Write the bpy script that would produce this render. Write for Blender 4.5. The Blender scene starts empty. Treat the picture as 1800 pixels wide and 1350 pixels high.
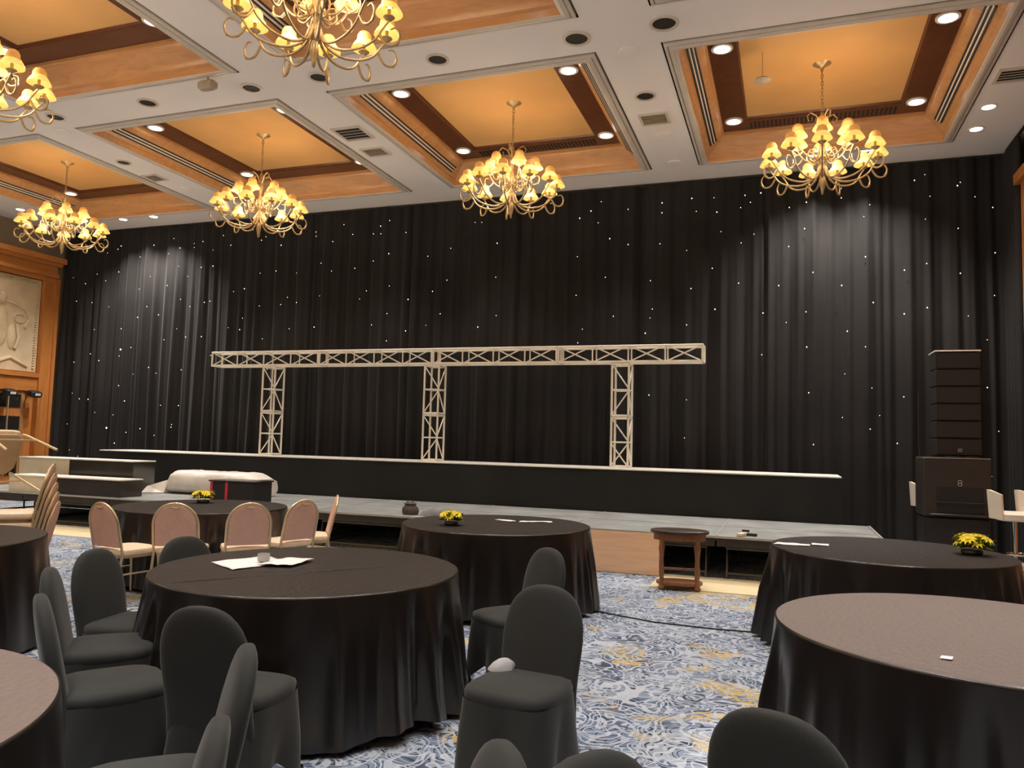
import bpy, math, random
from math import sin, cos, pi, radians, atan2, sqrt, hypot
from mathutils import Vector, Matrix, Euler, noise
random.seed(7)
SC = bpy.context.scene
COL = SC.collection
# ------------------------------------------------------------------ camera
cam_d = bpy.data.cameras.new('camera'); cam = bpy.data.objects.new('camera', cam_d); COL.objects.link(cam)
cam_d.sensor_width = 36.0; cam_d.lens = 1363.23 / 1800 * 36; cam_d.clip_end = 200; cam_d.clip_start = 0.05
R_ = Vector((0.94280283, 0.33234607, 0.02586346)); U_ = Vector((5.04e-05, -0.07772841, 0.99697457)); F_ = Vector((-0.33335091, 0.93994914, 0.07329932))
m = Matrix((R_, U_, -F_)).transposed().to_4x4(); m.translation = (0, 0, 1.56)
cam.matrix_world = m
SC.camera = cam
# ------------------------------------------------------------------ world, exposure
w = bpy.data.worlds.new('world'); SC.world = w; w.use_nodes = True
w.node_tree.nodes['Background'].inputs[0].default_value = (1, .9, .8, 1)
w.node_tree.nodes['Background'].inputs[1].default_value = 0.02
SC.view_settings.view_transform = 'Standard'; SC.view_settings.look = 'None'
SC.view_settings.gamma = 1; SC.view_settings.use_curve_mapping = False
SC.view_settings.exposure = 0.3
H = 6.274                                   # ceiling height
CX = {k: -5.836 + (k - 3) * 4.566 for k in (1, 2, 3, 4)}   # left edge of the coffers of each column
CW = 3.546
CY = {'A': (8.956, 12.913), 'B': (3.954, 7.911), 'C': (-1.048, 2.909), 'D': (-6.05, -2.093)}
DL_Z = H + .335
P_DOWN = 225; P_CHAND = 50; P_WASH = 430
def spot(x, y, z, power, col=(1, .955, .92), size=78, blend=.6, rad=.09, aim=None):
    l = bpy.data.lights.new('downlight_or_added_spot', 'SPOT'); l.energy = power; l.color = col; l.spot_size = radians(size); l.spot_blend = blend; l.shadow_soft_size = rad
    o = bpy.data.objects.new('downlight_or_added_spot', l); COL.objects.link(o); o.location = (x, y, z)
    if aim: o.rotation_euler = (Vector(aim) - Vector((x, y, z))).to_track_quat('-Z', 'Y').to_euler()
def dl_pos(k, r):
    x0 = CX[k]; y0, y1 = CY[r]
    return [(x0 + .5, y0 + .88), (x0 + CW - .5, y0 + .88), (x0 + .5, y1 - .74), (x0 + CW - .5, y1 - .74)]
SPOT_F = {('B', 3): .7, ('B', 2): .9}
for r in CY:
    for k in CX:
        for (x, y) in dl_pos(k, r):
            spot(x, y, DL_Z - .02, P_DOWN * SPOT_F.get((r, k), 1.0))
spot(1.77, 4.83, DL_Z - .02, 1100, size=25, blend=.35, aim=(1.0, 4.25, .76))  # added narrow accent at a downlight position, brightens the right front table
spot(-2.78, -.17, DL_Z - .02, 1000, size=25, blend=.35, aim=(-2.78, 1.1, .76))  # extra aimed spot, added to lift the bottom left table top
WASH = [(-13.95, 13.1), (-13.09, 13.1), (1.18, 13.0), (.38, 13.0), (2.6, 11.8), (2.61, 12.58), (-15.59, 11.92)]
for i, (x, y) in enumerate(WASH):
    spot(x, y, H - .03, P_WASH if y > 12.9 else P_WASH * .12, (1, .93, .85), 112 if y > 12.9 else 80, .8, .04)
CHAND = [(-13.03, 10.85, .95), (-8.45, 10.75, 1.0), (-3.9, 10.75, 1.0), (.45, 10.75, 1.0), (-8.45, 5.8, 1.0), (-4.05, 5.8, 1.0)]
CHAND_OFF = [(.5, 5.8), (-13.1, 5.8), (.5, .9), (-4.05, .9), (-8.5, .9), (-13.1, .9), (-4.05, -4), (.5, -4), (-8.5, -4)]
CPOS = [(x, y, 5.62, 1.0) for (x, y) in CHAND_OFF] + [(x + .47 * cos(a), y + .47 * sin(a), 5.52, .2) for (x, y, _) in CHAND for a in (.2, 1.457, 2.713, 3.97, 5.227)]
for (x, y, z, pf_) in CPOS:
    l = bpy.data.lights.new('chandelier_lamp', 'POINT'); l.energy = P_CHAND * pf_; l.color = (1, .80, .58); l.shadow_soft_size = .12
    o = bpy.data.objects.new('chandelier_lamp', l); COL.objects.link(o); o.location = (x, y, z)

# ------------------------------------------------------------------ materials
def new_mat(name):
    M = bpy.data.materials.new(name); M.use_nodes = True
    nt = M.node_tree; b = nt.nodes['Principled BSDF']
    return M, nt, b
def setp(b, **k):
    for n, v in k.items():
        b.inputs[n.replace('_', ' ')].default_value = v
def simple(name, col, rough=.6, metal=0, var=.12, scale=8, bump=0, bscale=60, sheen=0, spec=.5, stretch=None, emis=None, es=0, coat=0):
    M, nt, b = new_mat(name); N = nt.nodes; L = nt.links
    setp(b, Roughness=rough, Metallic=metal)
    b.inputs['Specular IOR Level'].default_value = spec
    if sheen: b.inputs['Sheen Weight'].default_value = sheen; b.inputs['Sheen Roughness'].default_value = .4
    if coat: b.inputs['Coat Weight'].default_value = coat
    tc = N.new('ShaderNodeTexCoord'); mp = N.new('ShaderNodeMapping'); L.new(tc.outputs['Object'], mp.inputs[0])
    if stretch: mp.inputs['Scale'].default_value = stretch
    nz = N.new('ShaderNodeTexNoise'); nz.inputs['Scale'].default_value = scale; nz.inputs['Detail'].default_value = 4
    L.new(mp.outputs[0], nz.inputs['Vector'])
    cr = N.new('ShaderNodeValToRGB'); cr.color_ramp.elements[0].position = .3; cr.color_ramp.elements[1].position = .7
    cr.color_ramp.elements[0].color = (*[c * (1 - var) for c in col], 1); cr.color_ramp.elements[1].color = (*[min(1, c * (1 + var)) for c in col], 1)
    L.new(nz.outputs['Fac'], cr.inputs[0]); L.new(cr.outputs[0], b.inputs['Base Color'])
    if bump:
        n2 = N.new('ShaderNodeTexNoise'); n2.inputs['Scale'].default_value = bscale; n2.inputs['Detail'].default_value = 3
        L.new(mp.outputs[0], n2.inputs['Vector'])
        bp = N.new('ShaderNodeBump'); bp.inputs['Strength'].default_value = bump; bp.inputs['Distance'].default_value = .01
        L.new(n2.outputs['Fac'], bp.inputs['Height']); L.new(bp.outputs[0], b.inputs['Normal'])
    if emis:
        b.inputs['Emission Color'].default_value = (*emis, 1); b.inputs['Emission Strength'].default_value = es
    return M
def wood(name, c1, c2, rough=.35, stretch=(3, 3, .3), scale=6):
    M, nt, b = new_mat(name); N = nt.nodes; L = nt.links
    setp(b, Roughness=rough)
    tc = N.new('ShaderNodeTexCoord'); mp = N.new('ShaderNodeMapping'); mp.inputs['Scale'].default_value = stretch
    L.new(tc.outputs['Object'], mp.inputs[0])
    nz = N.new('ShaderNodeTexNoise'); nz.inputs['Scale'].default_value = scale; nz.inputs['Detail'].default_value = 6; nz.inputs['Distortion'].default_value = 1.2
    L.new(mp.outputs[0], nz.inputs['Vector'])
    cr = N.new('ShaderNodeValToRGB'); cr.color_ramp.elements[0].position = .3; cr.color_ramp.elements[1].position = .72
    cr.color_ramp.elements[0].color = (*c1, 1); cr.color_ramp.elements[1].color = (*c2, 1)
    L.new(nz.outputs['Fac'], cr.inputs[0]); L.new(cr.outputs[0], b.inputs['Base Color'])
    return M
def emit(name, col, s):
    M = bpy.data.materials.new(name); M.use_nodes = True; nt = M.node_tree; nt.nodes.clear()
    o = nt.nodes.new('ShaderNodeOutputMaterial'); e = nt.nodes.new('ShaderNodeEmission'); e.inputs[0].default_value = (*col, 1); e.inputs[1].default_value = s
    nt.links.new(e.outputs[0], o.inputs[0]); return M
def carpet_mat():
    M, nt, b = new_mat('scroll_carpet'); N = nt.nodes; L = nt.links
    setp(b, Roughness=.95); b.inputs['Specular IOR Level'].default_value = .1
    tc = N.new('ShaderNodeTexCoord')
    def nz(scale, det=3, dist=0, off=0):
        n = N.new('ShaderNodeTexNoise'); n.inputs['Scale'].default_value = scale; n.inputs['Detail'].default_value = det; n.inputs['Distortion'].default_value = dist
        mp = N.new('ShaderNodeMapping'); mp.inputs['Location'].default_value = (off, off * 1.7, 0); L.new(tc.outputs['Object'], mp.inputs[0]); L.new(mp.outputs[0], n.inputs['Vector']); return n
    def ramp(src, stops, interp='LINEAR'):
        c = N.new('ShaderNodeValToRGB'); c.color_ramp.interpolation = interp
        e = c.color_ramp.elements
        while len(e) < len(stops): e.new(.5)
        for i, (p, col) in enumerate(stops): e[i].position = p; e[i].color = (*col, 1)
        L.new(src, c.inputs[0]); return c
    def mathn(op, a, v=None, bb=None):
        n = N.new('ShaderNodeMath'); n.operation = op; L.new(a, n.inputs[0])
        if v is not None: n.inputs[1].default_value = v
        if bb is not None: L.new(bb, n.inputs[1])
        return n.outputs[0]
    def mix(f, a, bcol):
        n = N.new('ShaderNodeMix'); n.data_type = 'RGBA'; L.new(f, n.inputs[0]); L.new(a, n.inputs[6])
        if isinstance(bcol, tuple): n.inputs[7].default_value = (*bcol, 1)
        else: L.new(bcol, n.inputs[7])
        return n.outputs[2]
    base = ramp(nz(2.3, 3, .6).outputs['Fac'], [(.34, (.06, .075, .115)), (.46, (.13, .18, .27)), (.56, (.22, .28, .37)), (.68, (.32, .37, .42))])
    # curling scrolls: contour lines of a smooth field, sharpened
    s1 = nz(2.7, 0, 1.6, 3.1).outputs['Fac']
    c1 = mathn('SINE', mathn('MULTIPLY', s1, 46)); m1 = mathn('GREATER_THAN', c1, .45)
    s2 = nz(4.8, 0, 1.3, 9.7).outputs['Fac']
    c2 = mathn('SINE', mathn('MULTIPLY', s2, 44)); m2 = mathn('GREATER_THAN', c2, .62)
    s3 = nz(4.0, 0, 1.4, 21.3).outputs['Fac']
    c3 = mathn('SINE', mathn('MULTIPLY', s3, 48)); m3 = mathn('GREATER_THAN', c3, .72)
    yel = ramp(nz(1.5, 3, .8, 5.5).outputs['Fac'], [(.57, (0, 0, 0)), (.62, (1, 1, 1))])
    col = mix(m3, base.outputs[0], (.05, .06, .085))
    colw = mix(m1, col, (.46, .51, .58))
    col = mix(mathn('MULTIPLY', mathn('ADD', nz(1.9, 2, 0, 1.3).outputs['Fac'], .25), 1.0), col, colw)
    col = mix(mathn('MULTIPLY', m2, .85), col, (.48, .53, .60))
    ym = mathn('MULTIPLY', yel.outputs[0], .8)
    ym = mathn('MULTIPLY', ym, None, mathn('GREATER_THAN', c3, -.3))
    col = mix(ym, col, (.55, .40, .12))
    L.new(col, b.inputs['Base Color'])
    nb = nz(220, 2); bp = N.new('ShaderNodeBump'); bp.inputs['Strength'].default_value = .4; bp.inputs['Distance'].default_value = .004
    L.new(nb.outputs['Fac'], bp.inputs['Height']); L.new(bp.outputs[0], b.inputs['Normal'])
    return M
M = {}
M['carpet'] = carpet_mat()
M['ceiling'] = simple('ceiling_paint', (.84, .79, .76), .8, var=.03, scale=.6)
M['trim'] = simple('trim_paint', (.62, .55, .47), .45, var=.05, scale=3)
M['cove'] = wood('cove_veneer', (.50, .25, .10), (.62, .33, .14), .32, (.5, 2, 2), 5)
M['band'] = wood('dark_band_wood', (.09, .030, .012), (.13, .048, .02), .35, (1, 1, 1), 4)
M['gold'] = simple('gold_leaf_panel', (.70, .405, .155), .5, var=.07, scale=1.2, spec=.3)
M['slot'] = simple('slot_black', (.02, .018, .015), .6)
M['hole'] = simple('dark_recess', (.012, .01, .008), .7)
M['whitetrim'] = simple('white_trim', (.75, .7, .62), .4, var=.03)
M['vent'] = simple('vent_metal', (.30, .24, .18), .5)
M['lens'] = emit('lamp_lens', (1, .95, .88), 9)
M['lensw'] = emit('wash_lamp_lens', (1, .95, .88), 12)
M['wall'] = simple('olive_wall_paint', (.20, .15, .10), .7, var=.08, scale=1.5)
M['wallp'] = simple('brown_wall_panelling', (.20, .13, .08), .8, var=.04)
M['orange'] = wood('orange_cherry_wood', (.40, .145, .036), (.53, .215, .058), .3, (2.5, 2.5, .25), 5)
M['orange_h'] = wood('orange_cherry_wood_horizontal', (.40, .145, .036), (.53, .215, .058), .3, (2.5, .25, 2.5), 5)
M['stone'] = simple('sandstone_relief', (.56, .44, .28), .85, var=.14, scale=3, bump=.5, bscale=14)
M['curtain'] = simple('black_velour', (.018, .0165, .016), .85, var=.25, scale=.7, sheen=.08, spec=.2)
M['star'] = emit('star_light', (1, .95, .85), 1.8)
M['truss'] = simple('brushed_aluminium', (.88, .84, .73), .42, metal=.3, var=.06, scale=20)
M['deck'] = simple('grey_stage_deck', (.26, .275, .27), .48, var=.22, scale=2.2, bump=.15, bscale=90)
M['deckedge'] = simple('deck_edge_metal', (.42, .41, .38), .4, metal=.3)
M['fascia'] = simple('dark_stage_edge', (.022, .018, .016), .5)
M['skirt'] = simple('black_stage_drape', (.010, .011, .011), .65, var=.3, scale=1.1, spec=.35)
M['white_edge'] = simple('white_platform_top', (.72, .70, .62), .45, var=.08)
M['frame'] = simple('stage_frame_metal', (.10, .095, .09), .35, metal=.7)
M['plywood'] = wood('plywood', (.78, .50, .30), (.88, .60, .38), .5, (.35, 3, 3), 6)
M['cream_strip'] = simple('cream_floor_edge', (.80, .68, .42), .45, var=.05)
M['satin'] = simple('dark_satin_cloth', (.008, .006, .0055), .28, var=.15, scale=3, sheen=.03, spec=.7)
def satin_top(name='jacquard_cloth', col=(.014, .011, .010, 1)):
    Mt, nt, b = new_mat(name); N = nt.nodes; L = nt.links
    setp(b, Roughness=.55); b.inputs['Specular IOR Level'].default_value = .4
    b.inputs['Sheen Weight'].default_value = .06; b.inputs['Sheen Roughness'].default_value = .35
    b.inputs['Base Color'].default_value = col
    tc = N.new('ShaderNodeTexCoord'); v = N.new('ShaderNodeTexVoronoi'); v.inputs['Scale'].default_value = 34
    n = N.new('ShaderNodeTexNoise'); n.inputs['Scale'].default_value = 5; n.inputs['Detail'].default_value = 2
    L.new(tc.outputs['Object'], n.inputs['Vector']); L.new(tc.outputs['Object'], v.inputs['Vector'])
    ad = N.new('ShaderNodeMath'); ad.operation = 'ADD'; L.new(v.outputs['Distance'], ad.inputs[0]); L.new(n.outputs['Fac'], ad.inputs[1])
    bp = N.new('ShaderNodeBump'); bp.inputs['Strength'].default_value = .55; bp.inputs['Distance'].default_value = .006
    L.new(ad.outputs[0], bp.inputs['Height']); L.new(bp.outputs[0], b.inputs['Normal'])
    return Mt
M['satin_top'] = satin_top()
M['painted_light_top'] = satin_top('painted_light_jacquard', (.125, .098, .086, 1))  # same dark cloth with light and sheen painted in as a paler colour
M['cover'] = simple('charcoal_stretch_cover', (.032, .035, .034), .85, var=.1, scale=5, sheen=.15, spec=.25, bump=.12, bscale=300)
M['tanback'] = simple('dusty_pink_fabric', (.78, .49, .39), .8, var=.05, scale=30)
M['tanseat'] = simple('cream_fabric', (.86, .70, .50), .75, var=.06, scale=20)
M['brass'] = simple('champagne_metal', (.72, .58, .36), .32, metal=.6, var=.05)
M['chbrass'] = simple('antique_brass', (.44, .32, .16), .35, metal=.45, var=.2, scale=20)
M['shade'] = simple('lit_fabric_shade', (.85, .55, .2), .8, emis=(1, .66, .16), es=.62)
M['shadecap'] = simple('shade_crown', (.75, .42, .14), .8, emis=(1, .45, .08), es=.22)
M['bulb'] = emit('bulb', (1, .85, .5), 6)
M['paper'] = simple('white_paper', (.85, .84, .84), .7, var=.03)
M['pale_grey'] = simple('pale_grey_cloth', (.42, .43, .45), .8, var=.06)
M['yellow'] = simple('yellow_petal', (.85, .70, .03), .6, var=.12, scale=40)
M['orangefl'] = simple('orange_flower_heart', (.45, .16, .03), .7)
M['leaf'] = simple('green_leaf', (.20, .30, .05), .6, var=.3, scale=30)
M['bowl'] = simple('black_bowl', (.02, .02, .02), .3)
M['cabinet'] = simple('speaker_black', (.013, .011, .010), .55, var=.1)
M['subcab'] = simple('worn_black_cabinet', (.030, .025, .020), .5, var=.1)
M['grille'] = simple('speaker_grille', (.015, .012, .010), .7)
M['logo'] = simple('silver_badge', (.55, .52, .45), .35, metal=.5)
M['white_leather'] = simple('white_leather', (.85, .78, .66), .4, var=.04)
M['chrome'] = simple('chrome', (.7, .68, .65), .15, metal=1, var=.02)
M['brownwood'] = wood('brown_table_wood', (.20, .085, .035), (.30, .13, .055), .35, (3, 3, .6), 6)
M['darkwood'] = wood('dark_table_top', (.05, .035, .028), (.08, .055, .045), .3, (1, 3, 3), 6)
M['plastic'] = simple('white_plastic_wrap', (.80, .76, .68), .35, var=.07, scale=6, bump=.6, bscale=9)
M['red'] = simple('red_tape', (.65, .03, .04), .5)
M['gloss'] = simple('glossy_black_panel', (.035, .032, .025), .18, var=.3, scale=1.5, spec=.6)
M['cream'] = simple('cream_panel', (.72, .63, .44), .4, var=.05)
M['greycloth'] = simple('grey_cloth', (.20, .20, .20), .8, var=.2)
M['bag'] = simple('dark_bag', (.07, .05, .04), .7, var=.3)
M['glass_dark'] = simple('dark_window_glass', (.02, .018, .015), .08, spec=.8)
M['sensor'] = simple('beige_device', (.36, .30, .22), .5)
M['tealight'] = simple('frosted_glass', (.45, .44, .43), .25)

# ------------------------------------------------------------------ mesh tools
class MB:
    def __init__(s): s.v = []; s.f = []
    def add(s, V, F):
        o = len(s.v); s.v += [tuple(v) for v in V]; s.f += [tuple(i + o for i in f) for f in F]; return s
    def box(s, c, d, rot=None, bev=0):
        hx, hy, hz = d[0] / 2, d[1] / 2, d[2] / 2
        if bev:
            b = min(bev, hx * .9, hy * .9, hz * .9); V = []
            for z, ins in ((-hz, b), (-hz + b, 0), (hz - b, 0), (hz, b)):
                x, y = hx - ins, hy - ins
                V += [(x - b, -y, z), (x, -y + b, z), (x, y - b, z), (x - b, y, z), (-x + b, y, z), (-x, y - b, z), (-x, -y + b, z), (-x + b, -y, z)]
            F = [tuple(range(7, -1, -1)), tuple(range(24, 32))]
            for k in range(3):
                for i in range(8):
                    a = k * 8 + i; q = k * 8 + (i + 1) % 8; F.append((a, q, q + 8, a + 8))
        else:
            V = [(x, y, z) for z in (-hz, hz) for x, y in ((-hx, -hy), (hx, -hy), (hx, hy), (-hx, hy))]
            F = [(3, 2, 1, 0), (4, 5, 6, 7), (0, 1, 5, 4), (1, 2, 6, 5), (2, 3, 7, 6), (3, 0, 4, 7)]
        if rot is not None:
            R = Euler(rot).to_matrix(); V = [R @ Vector(v) for v in V]
        return s.add([(v[0] + c[0], v[1] + c[1], v[2] + c[2]) for v in V], F)
    def tube(s, pts, r, n=8, cap=True, closed=False):
        P = [Vector(p) for p in pts]; k = len(P)
        rs = r if isinstance(r, (list, tuple)) else [r] * k
        T = []
        for i in range(k):
            if closed: t = P[(i + 1) % k] - P[i - 1]
            else: t = P[min(i + 1, k - 1)] - P[max(i - 1, 0)]
            T.append(t.normalized() if t.length > 1e-9 else Vector((0, 0, 1)))
        up = Vector((0, 0, 1)) if abs(T[0].z) < .9 else Vector((1, 0, 0))
        nrm = (up - T[0] * up.dot(T[0])).normalized(); V = []; F = []
        for i in range(k):
            nrm = (nrm - T[i] * nrm.dot(T[i]))
            nrm = nrm.normalized() if nrm.length > 1e-6 else T[i].orthogonal().normalized()
            bn = T[i].cross(nrm)
            for j in range(n):
                a = 2 * pi * j / n; V.append(P[i] + (nrm * cos(a) + bn * sin(a)) * rs[i])
        for i in range(k if closed else k - 1):
            for j in range(n):
                a = i * n + j; b = i * n + (j + 1) % n; c = ((i + 1) % k) * n + (j + 1) % n; d = ((i + 1) % k) * n + j
                F.append((a, b, c, d))
        if cap and not closed:
            F.append(tuple(range(n - 1, -1, -1))); F.append(tuple((k - 1) * n + j for j in range(n)))
        return s.add(V, F)
    def lathe(s, prof, n=20, c=(0, 0, 0), rot=None):
        V = []; F = []; k = len(prof)
        R = Euler(rot).to_matrix() if rot else None
        for (r, z) in prof:
            for j in range(n):
                a = 2 * pi * j / n; v = Vector((max(r, 1e-4) * cos(a), max(r, 1e-4) * sin(a), z))
                if R: v = R @ v
                V.append((v[0] + c[0], v[1] + c[1], v[2] + c[2]))
        for i in range(k - 1):
            for j in range(n):
                F.append((i * n + j, i * n + (j + 1) % n, (i + 1) * n + (j + 1) % n, (i + 1) * n + j))
        return s.add(V, F)
    def loft(s, rings, cap0=True, cap1=True):
        n = len(rings[0]); V = [p for r in rings for p in r]; F = []
        for i in range(len(rings) - 1):
            for j in range(n):
                F.append((i * n + j, i * n + (j + 1) % n, (i + 1) * n + (j + 1) % n, (i + 1) * n + j))
        if cap0: F.append(tuple(range(n - 1, -1, -1)))
        if cap1: F.append(tuple((len(rings) - 1) * n + j for j in range(n)))
        return s.add(V, F)
    def rectsweep(s, x0, x1, y0, y1, prof, base=0):
        V = []; F = []; k = len(prof)
        for (o, z) in prof:
            V += [(x0 + o, y0 + o, base + z), (x1 - o, y0 + o, base + z), (x1 - o, y1 - o, base + z), (x0 + o, y1 - o, base + z)]
        for i in range(k - 1):
            for j in range(4):
                F.append((i * 4 + j, i * 4 + (j + 1) % 4, (i + 1) * 4 + (j + 1) % 4, (i + 1) * 4 + j))
        return s.add(V, F)
    def mesh(s, name, mat, smooth=False):
        me = bpy.data.meshes.new(name); me.from_pydata(s.v, [], s.f)
        me.materials.append(M[mat] if isinstance(mat, str) else mat)
        if smooth:
            me.polygons.foreach_set('use_smooth', [True] * len(me.polygons))
            try: me.set_sharp_from_angle(angle=radians(smooth if smooth > 1 else 42))
            except Exception: pass
        me.update(); return me
    def build(s, name, mat, parent=None, smooth=False, loc=None):
        return inst(name, s.mesh(name, mat, smooth), parent, loc)
def inst(name, me, parent=None, loc=None, rot=None):
    o = bpy.data.objects.new(name, me); COL.objects.link(o)
    if parent: o.parent = parent
    if loc: o.location = loc
    if rot: o.rotation_euler = rot
    return o
def tag(o, label=None, cat=None, group=None, kind=None):
    if label: o['label'] = label
    if cat: o['category'] = cat
    if group: o['group'] = group
    if kind: o['kind'] = kind
    return o
def empty(name, loc=(0, 0, 0), rz=0, label=None, cat=None, group=None):
    o = bpy.data.objects.new(name, None); COL.objects.link(o); o.location = loc; o.rotation_euler = (0, 0, rz); o.empty_display_size = .1
    return tag(o, label, cat, group)
def copy_tree(o, parent=None, kids=None):
    c = o.copy(); COL.objects.link(c)
    if parent: c.parent = parent
    for ch in [x for x in KIDS.get(o.name, [])]:
        copy_tree(ch, c)
    return c
KIDS = {}
def index_kids(root):
    for ch in list(root.children_recursive): KIDS.setdefault(ch.parent.name, []).append(ch)
def dup(root, loc, rz, label=None, group=None):
    if root.name not in KIDS: index_kids(root)
    c = copy_tree(root); c.location = loc; c.rotation_euler = (0, 0, rz)
    if label: c['label'] = label
    if group: c['group'] = group
    return c
def yaw(fx, fy): return atan2(-fx, fy)

# ------------------------------------------------------------------ room
X0, X1, Y0, Y1 = -16.5, 3.35, -7.0, 14.1
MB().box(((X0 + X1) / 2, (Y0 + Y1) / 2, -.05), (X1 - X0 + .4, Y1 - Y0 + .4, .1)).build('floor', 'carpet')['kind'] = 'structure'
strip = MB().box((-10.0, 9.14, .004), (12.6, .92, .012)).build('trim_1', 'cream_strip'); tag(strip, 'cream polished strip of flooring along the foot of the stage, left part', kind='structure')
strip = MB().box((-.42, 9.14, .004), (2.0, .92, .012)).build('trim_2', 'cream_strip'); tag(strip, 'cream polished strip of flooring right of the plywood panel', kind='structure')
# ceiling slab with openings
g = .12
xs = [X0]; ys = [Y0]
for k in (1, 2, 3, 4): xs += [CX[k] - g, CX[k] + CW + g]
xs.append(X1)
for r in 'DCBA': ys += [CY[r][0] - g, CY[r][1] + g]
ys.append(Y1)
mb = MB()
for i in range(len(xs) - 1):
    for j in range(len(ys) - 1):
        if i % 2 == 1 and j % 2 == 1: continue
        mb.box(((xs[i] + xs[i + 1]) / 2, (ys[j] + ys[j + 1]) / 2, H + .06), (xs[i + 1] - xs[i], ys[j + 1] - ys[j], .12))
# merge into plain underside (boxes share faces)
ceil = mb.build('ceiling', 'ceiling'); ceil['kind'] = 'structure'
for nm, c, d, mt in (('wall_back', ((X0 + X1) / 2, Y1 + .1, H / 2 + .4), (X1 - X0 + .4, .2, H + .8), 'wall'), ('wall_front', ((X0 + X1) / 2, Y0 - .1, H / 2 + .4), (X1 - X0 + .4, .2, H + .8), 'wallp'),
                     ('wall_left', (X0 - .1, (Y0 + Y1) / 2, H / 2 + .4), (.2, Y1 - Y0, H + .8), 'wall'), ('wall_right', (X1 + .1, (Y0 + Y1) / 2, H / 2 + .4), (.2, Y1 - Y0, H + .8), 'wallp')):
    MB().box(c, d).build(nm, mt)['kind'] = 'structure'
# coffers
POSW = {1: 'leftmost', 2: 'second', 3: 'third', 4: 'rightmost'}
dl_ring = MB().lathe([(.135, .0), (.135, -.018), (.105, -.022), (.098, .004)], 24).mesh('ring', 'whitetrim', True)
dl_lens = MB().lathe([(.0001, -.012), (.099, -.012), (.099, -.003), (.0001, -.003)], 24).mesh('lens', 'lens')
wl_lens = MB().lathe([(.0001, -.010), (.08, -.010), (.08, -.002), (.0001, -.002)], 20).mesh('lens', 'lensw')
wl_ring = MB().lathe([(.11, .0), (.11, -.012), (.085, -.014), (.079, .004)], 20).mesh('ring', 'whitetrim', True)
visible = {('A', 1), ('A', 2), ('A', 3), ('A', 4), ('B', 1), ('B', 2), ('B', 3), ('B', 4)}
for r in CY:
    for k in CX:
        x0, x1 = CX[k], CX[k] + CW; y0, y1 = CY[r]
        cf = MB().rectsweep(x0, x1, y0, y1, [(.045, -.03), (.05, .05), (.085, .075), (.10, .11), (.16, .16), (.235, .215), (.285, .255), (.30, .29), (.326, .30), (.326, .342)], H).build('coffer_cove', 'cove', ceil, 30)
        MB().rectsweep(x0, x1, y0, y1, [(-g, .12), (-g, 0), (-g, .06), (-.095, .06), (-.095, -.02), (-.06, -.03), (-.052, -.008), (-.04, -.035), (0, -.045), (.03, -.04), (.046, -.03)], H).build('rim_moulding', 'trim', cf)
        MB().rectsweep(x0, x1, y0, y1, [(.326, .342), (.684, .342), (.684, .372), (.70, .40)], H).build('dark_band', 'band', cf)
        MB().box(((x0 + x1) / 2, (y0 + y1) / 2, H + .41), (CW - 1.36, y1 - y0 - 1.36, .02)).build('gold_panel', 'gold', cf)
        if (r, k) in visible:
            for sx in (-1, 1):
                xc = (x0 if sx < 0 else x1)
                for q, (o_, z_) in enumerate(((.125, .13), (.165, .165), (.205, .195))):
                    mb = MB(); mb.box((xc - sx * o_, (y0 + y1) / 2, H + z_ - .006), (.018, y1 - y0 - .75, .02), (0, -sx * radians(40), 0)); mb.build('air_slot', 'slot', cf)
                for q, (o_, z_) in enumerate(((.145, .146), (.185, .178))):
                    MB().box((xc - sx * o_, (y0 + y1) / 2, H + z_ - .008), (.010, y1 - y0 - .75, .02), (0, -sx * radians(40), 0)).build('slot_rib', 'whitetrim', cf)
            if r == 'B' or k < 3: continue
            mb = MB(); n = 34
            for q in range(n):
                xx = x0 + .75 + (CW - 1.5) * q / (n - 1)
                mb.box((xx, y1 - .5, H + .338), (.03, .22, .012))
            tag(mb.build('grille_slots', 'slot', cf), kind='stuff')
# downlights in coffers
root = None
for r in 'AB':
    for k in CX:
        for i, (x, y) in enumerate(dl_pos(k, r)):
            wh = ('near left', 'near right', 'far left', 'far right')[i]
            row = 'stage-side row' if r == 'A' else 'row nearer the camera'
            lab = f'lit round downlight in {wh} corner of {POSW[k]} coffer, {row}'
            o = empty('recessed_downlight', (x, y, H + .342), 0, lab, 'downlight', 'lit downlights in the coffers')
            inst('ring', dl_ring, o); inst('lens', dl_lens, o)
WL = ['left of the pair over the curtain left end', 'right of the pair over the curtain left end', 'behind the rightmost chandelier, right one', 'behind the rightmost chandelier, left one', 'near the right wall, nearer one', 'near the right wall, one closer to the curtain', 'above the left wood panelling']
for (x, y), t in zip(WASH, WL):
    o = empty('ceiling_downlight', (x, y, H), 0, 'small bright ceiling downlight ' + t, 'downlight', 'small ceiling downlights'); inst('ring', wl_ring, o); inst('lens', wl_lens, o)
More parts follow.
